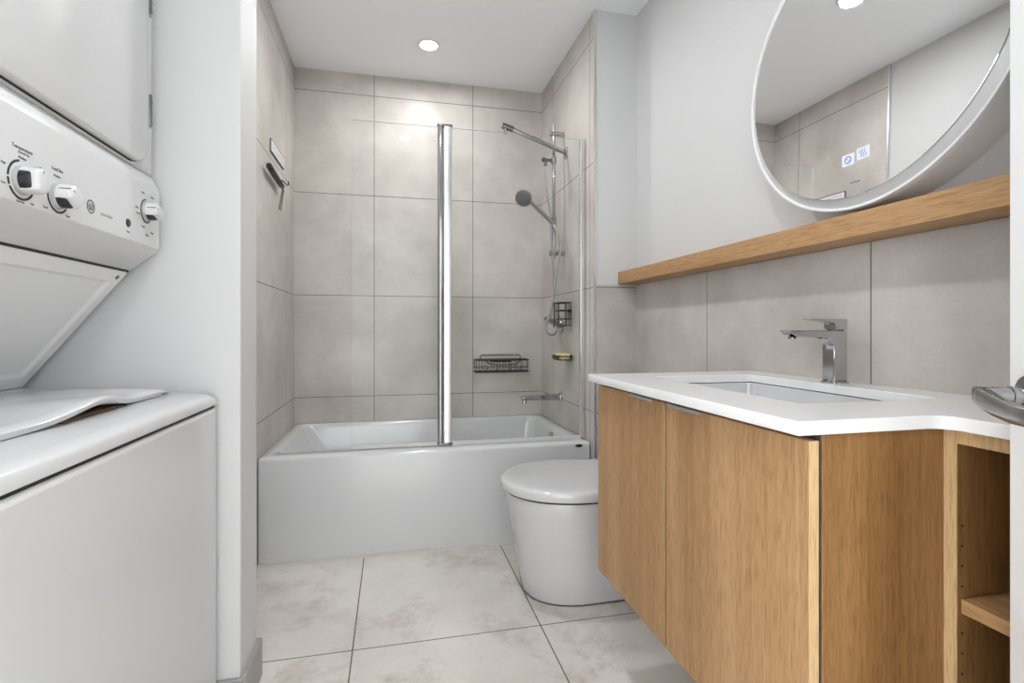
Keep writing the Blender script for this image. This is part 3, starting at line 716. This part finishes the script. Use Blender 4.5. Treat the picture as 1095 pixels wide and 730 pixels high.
# control console
XP = -.550
cons = obj('control_panel', prism([(-1.14, 1.356), (-.5655, 1.356), (XP-.001, 1.3275), (XP, 1.322), (XP, 1.183), (-.612, 1.132), (-1.14, 1.132)], 'Y', WY0, WY1), M['enamel2'], lw, bevel=0.002)
def ring_mesh(yc, zc, r0, r1, a0, a1, x0, x1, n=40):
    bm = bmesh.new()
    pts = []
    for i in range(n+1):
        t = R(a0+(a1-a0)*i/n); pts.append((cos(t), sin(t)))
    rr_ = [[(x, yc+r*c_, zc+r*s_) for x, r in ((x0, r0), (x1, r0), (x1, r1), (x0, r1))] for c_, s_ in pts]
    loft(bm, rr_); return bm
def knob(yc, zc, rg, rk, arcs, ang, mtx_label):
    for a0, a1 in arcs: obj('dial_ring', ring_mesh(yc, zc, rg-.0035, rg, a0, a1, XP, XP+.0006), M['black'], cons)
    k = obj('knob_skirt', lt([(rk*1.12, 0), (rk*1.12, .003), (rk*1.02, .006)], (XP, yc, zc), (1, 0, 0), 32), M['grey'], cons, smooth=40)
    kb = obj('control_knob', lt([(rk, .004), (rk, .012), (rk*.96, .019), (rk*.90, .021)], (XP, yc, zc), (1, 0, 0), 32), M['black'], cons, smooth=40)
    # grip bar with domed white cap
    ca, sa = cos(R(ang)), sin(R(ang))
    m = mat_cols((1, 0, 0), (0, ca, sa), (0, -sa, ca), (XP, yc, zc))
    bm = bmesh.new()
    w = rk*.74
    sec = []
    for x, s_ in ((.006, 1.0), (.024, .98), (.0275, .93), (.0295, .80), (.0303, .5)):
        sec.append([(x, u*s_, v*s_) for u, v in [(rk*1.05*cos(t), max(-w, min(w, rk*1.05*sin(t)))) for t in [2*pi*i/32 for i in range(32)]]])
    loft(bm, sec)
    for v in bm.verts: v.co = m @ v.co
    g = obj('knob_grip', bm, M['enamel2'], kb, smooth=40)
    bm = bmesh.new(); box(bm, .0100, .0280, rk*1.02, rk*1.055, -.0007, .0007, mat=m); box(bm, .0296, .0302, rk*.35, rk*.80, -.0007, .0007, mat=m)
    obj('pointer_line', bm, M['black'], kb)
knob(.936, 1.218, .0305, .0195, [(100, 178), (184, 205), (211, 330)], 96, 0)
knob(1.025, 1.216, .0290, .0195, [(172, 330)], 150, 0)
knob(1.346, 1.262, .0275, .0200, [(95, 330)], 165, 0)
def tm(y, z): return mat_cols((0, 1, 0), (0, 0, 1), (1, 0, 0), (XP+.0002, y, z))
for s, y, z, sz in (('Temperature', .938, 1.2665, .0085), ('automatic dry', .941, 1.260, .0045), ('Medium', .938, 1.252, .0055), ('High', .898, 1.234, .0050), ('Low', .898, 1.205, .0050),
                    ('Extra low', .934, 1.185, .0045), ('Fluff', .960, 1.187, .0045), ('Load Size', 1.023, 1.260, .0080), ('Medium', 1.022, 1.249, .0055),
                    ('Small', .992, 1.190, .0055), ('Super', 1.052, 1.188, .0055), ('Start', 1.263, 1.200, .0060),
                    ('Whites', 1.331, 1.301, .0050), ('Colors', 1.376, 1.300, .0065), ('Heavy', 1.302, 1.262, .0055), ('Normal', 1.308, 1.250, .0050), ('Casual', 1.330, 1.224, .0055), ('Rinse', 1.376, 1.217, .0065),
                    ('Cycles', 1.350, 1.208, .0065)):
    text('panel_text', s, sz, tm(y, z), M['ink'], cons)
text('panel_text', 'spacemaker', .0095, tm(1.178, 1.216), M['grey'], cons)
lgm = obj('round_logo', ring_mesh(1.122, 1.221, .0105, .0130, 0, 360, XP, XP+.0006), M['ink'], cons)
bm = bmesh.new()
for sgn in (-1, 1):
    tube(bm, smooth_path([(XP+.0004, 1.122-sgn*.002, 1.221+.006), (XP+.0004, 1.122-sgn*.007, 1.221+.001), (XP+.0004, 1.122-sgn*.003, 1.221-.006), (XP+.0004, 1.122, 1.221), (XP+.0004, 1.122-sgn*.004, 1.2225)], 4), .0009, 6)
obj('logo_monogram', bm, M['ink'], lgm)
obj('start_button', lt([(.0, .0022), (.0075, .002), (.0095, 0)], (XP, 1.263, 1.219), (1, 0, 0), 24), M['black'], cons, smooth=40)
# dryer body and door
XB = -.5655
obj('dryer_body', bx(-1.14, XB, WY0, WY1, 1.3575, 1.94), M['enamel'], lw, bevel=0.006, seg=3)
DY0, DY1, DZ0, DZ1 = .735, 1.362, 1.3655, 1.905
obj('dryer_gap_shade', prism(rrect(DY0-.001, DY1+.001, DZ0-.0018, DZ1+.001, .063, 8), 'X', XB-.001, XB+.0042), M['dark'], lw)  # dark plate behind the door, paints the shade in its gap
bm = bmesh.new()
loft(bm, [[(x, u, v) for u, v in rrect(DY0+d, DY1-d, DZ0+d, DZ1-d, .062-d, 10)] for x, d in ((XB+.004, .0), (XB+.012, .0), (XB+.016, .002), (XB+.0175, .007))])
dd = obj('dryer_door', bm, M['enamel'], lw, smooth=50)
for z in (1.503, 1.765):
    h = obj('door_hinge', bx(XB, XB+.012, 1.3655, 1.388, z-.037, z+.037), M['chrome'], lw, bevel=0.0015)
    obj('hinge_pin', tb([(XB+.014, 1.370, z-.036), (XB+.014, 1.370, z+.036)], .0042, 10), M['dchrome'], h, smooth=40)
    for q in (-.024, -.003, .024): obj('hinge_screw', lt([(.0032, 0), (.0028, .0016)], (XB+.012, 1.382, z+q), (1, 0, 0), 10), M['black'], h, smooth=40)

# ---------------------------------------------------------------- open entrance door with lever
phi = R(30); dd_ = Vector((sin(phi), cos(phi), 0)); nn_ = Vector((-cos(phi), sin(phi), 0))
E = Vector((.753, .492, 0)); L = .76
dr = empty('door_1', (E.x-dd_.x*L, E.y-dd_.y*L, 0)); dr['kind'] = 'structure'
def dm(z=0): return mat_cols(dd_, -nn_, (0, 0, 1), E + Vector((0, 0, z)))   # local x along the door, y into thickness
bm = bmesh.new(); box(bm, -L, 0, 0, .038, .010, 2.045, mat=dm())
obj('door_leaf', bm, M['white'], dr, bevel=0.0015)
HZ = .913; bs = .050
H0 = E - dd_*bs + Vector((0, 0, HZ))
lv = obj('lever_handle', lt([(.026, 0), (.026, .006), (.024, .009), (.0115, .0095)], H0, nn_, 36), M['nickel'], dr, smooth=40)
obj('handle_neck', lt([(.0105, .008), (.0105, .022), (.0118, .0225), (.0118, .025), (.0100, .0255), (.0100, .050)], H0, nn_, 28), M['nickel'], lv, smooth=40)
tipc = H0 + nn_*.049
bm = bmesh.new(); secs = []
for t, hh, w, oz, on in ((-.016, .008, .004, -.001, .0), (-.014, .0105, .0065, -.001, 0), (.0, .0122, .0080, -.003, .001), (.03, .0120, .0072, -.0085, .003), (.06, .0112, .0066, -.0125, .003), (.085, .0105, .0060, -.0135, .0), (.105, .010, .0055, -.013, -.005), (.112, .007, .003, -.013, -.007)):
    c_ = tipc - dd_*t + nn_*on + Vector((0, 0, oz))
    secs.append([c_ + nn_*w*math.copysign(abs(cos(a))**.55, cos(a)) + Vector((0, 0, hh*math.copysign(abs(sin(a))**.55, sin(a)))) for a in [2*pi*k/24 for k in range(24)]])
loft(bm, secs); obj('lever', bm, M['nickel'], lv, smooth=50)
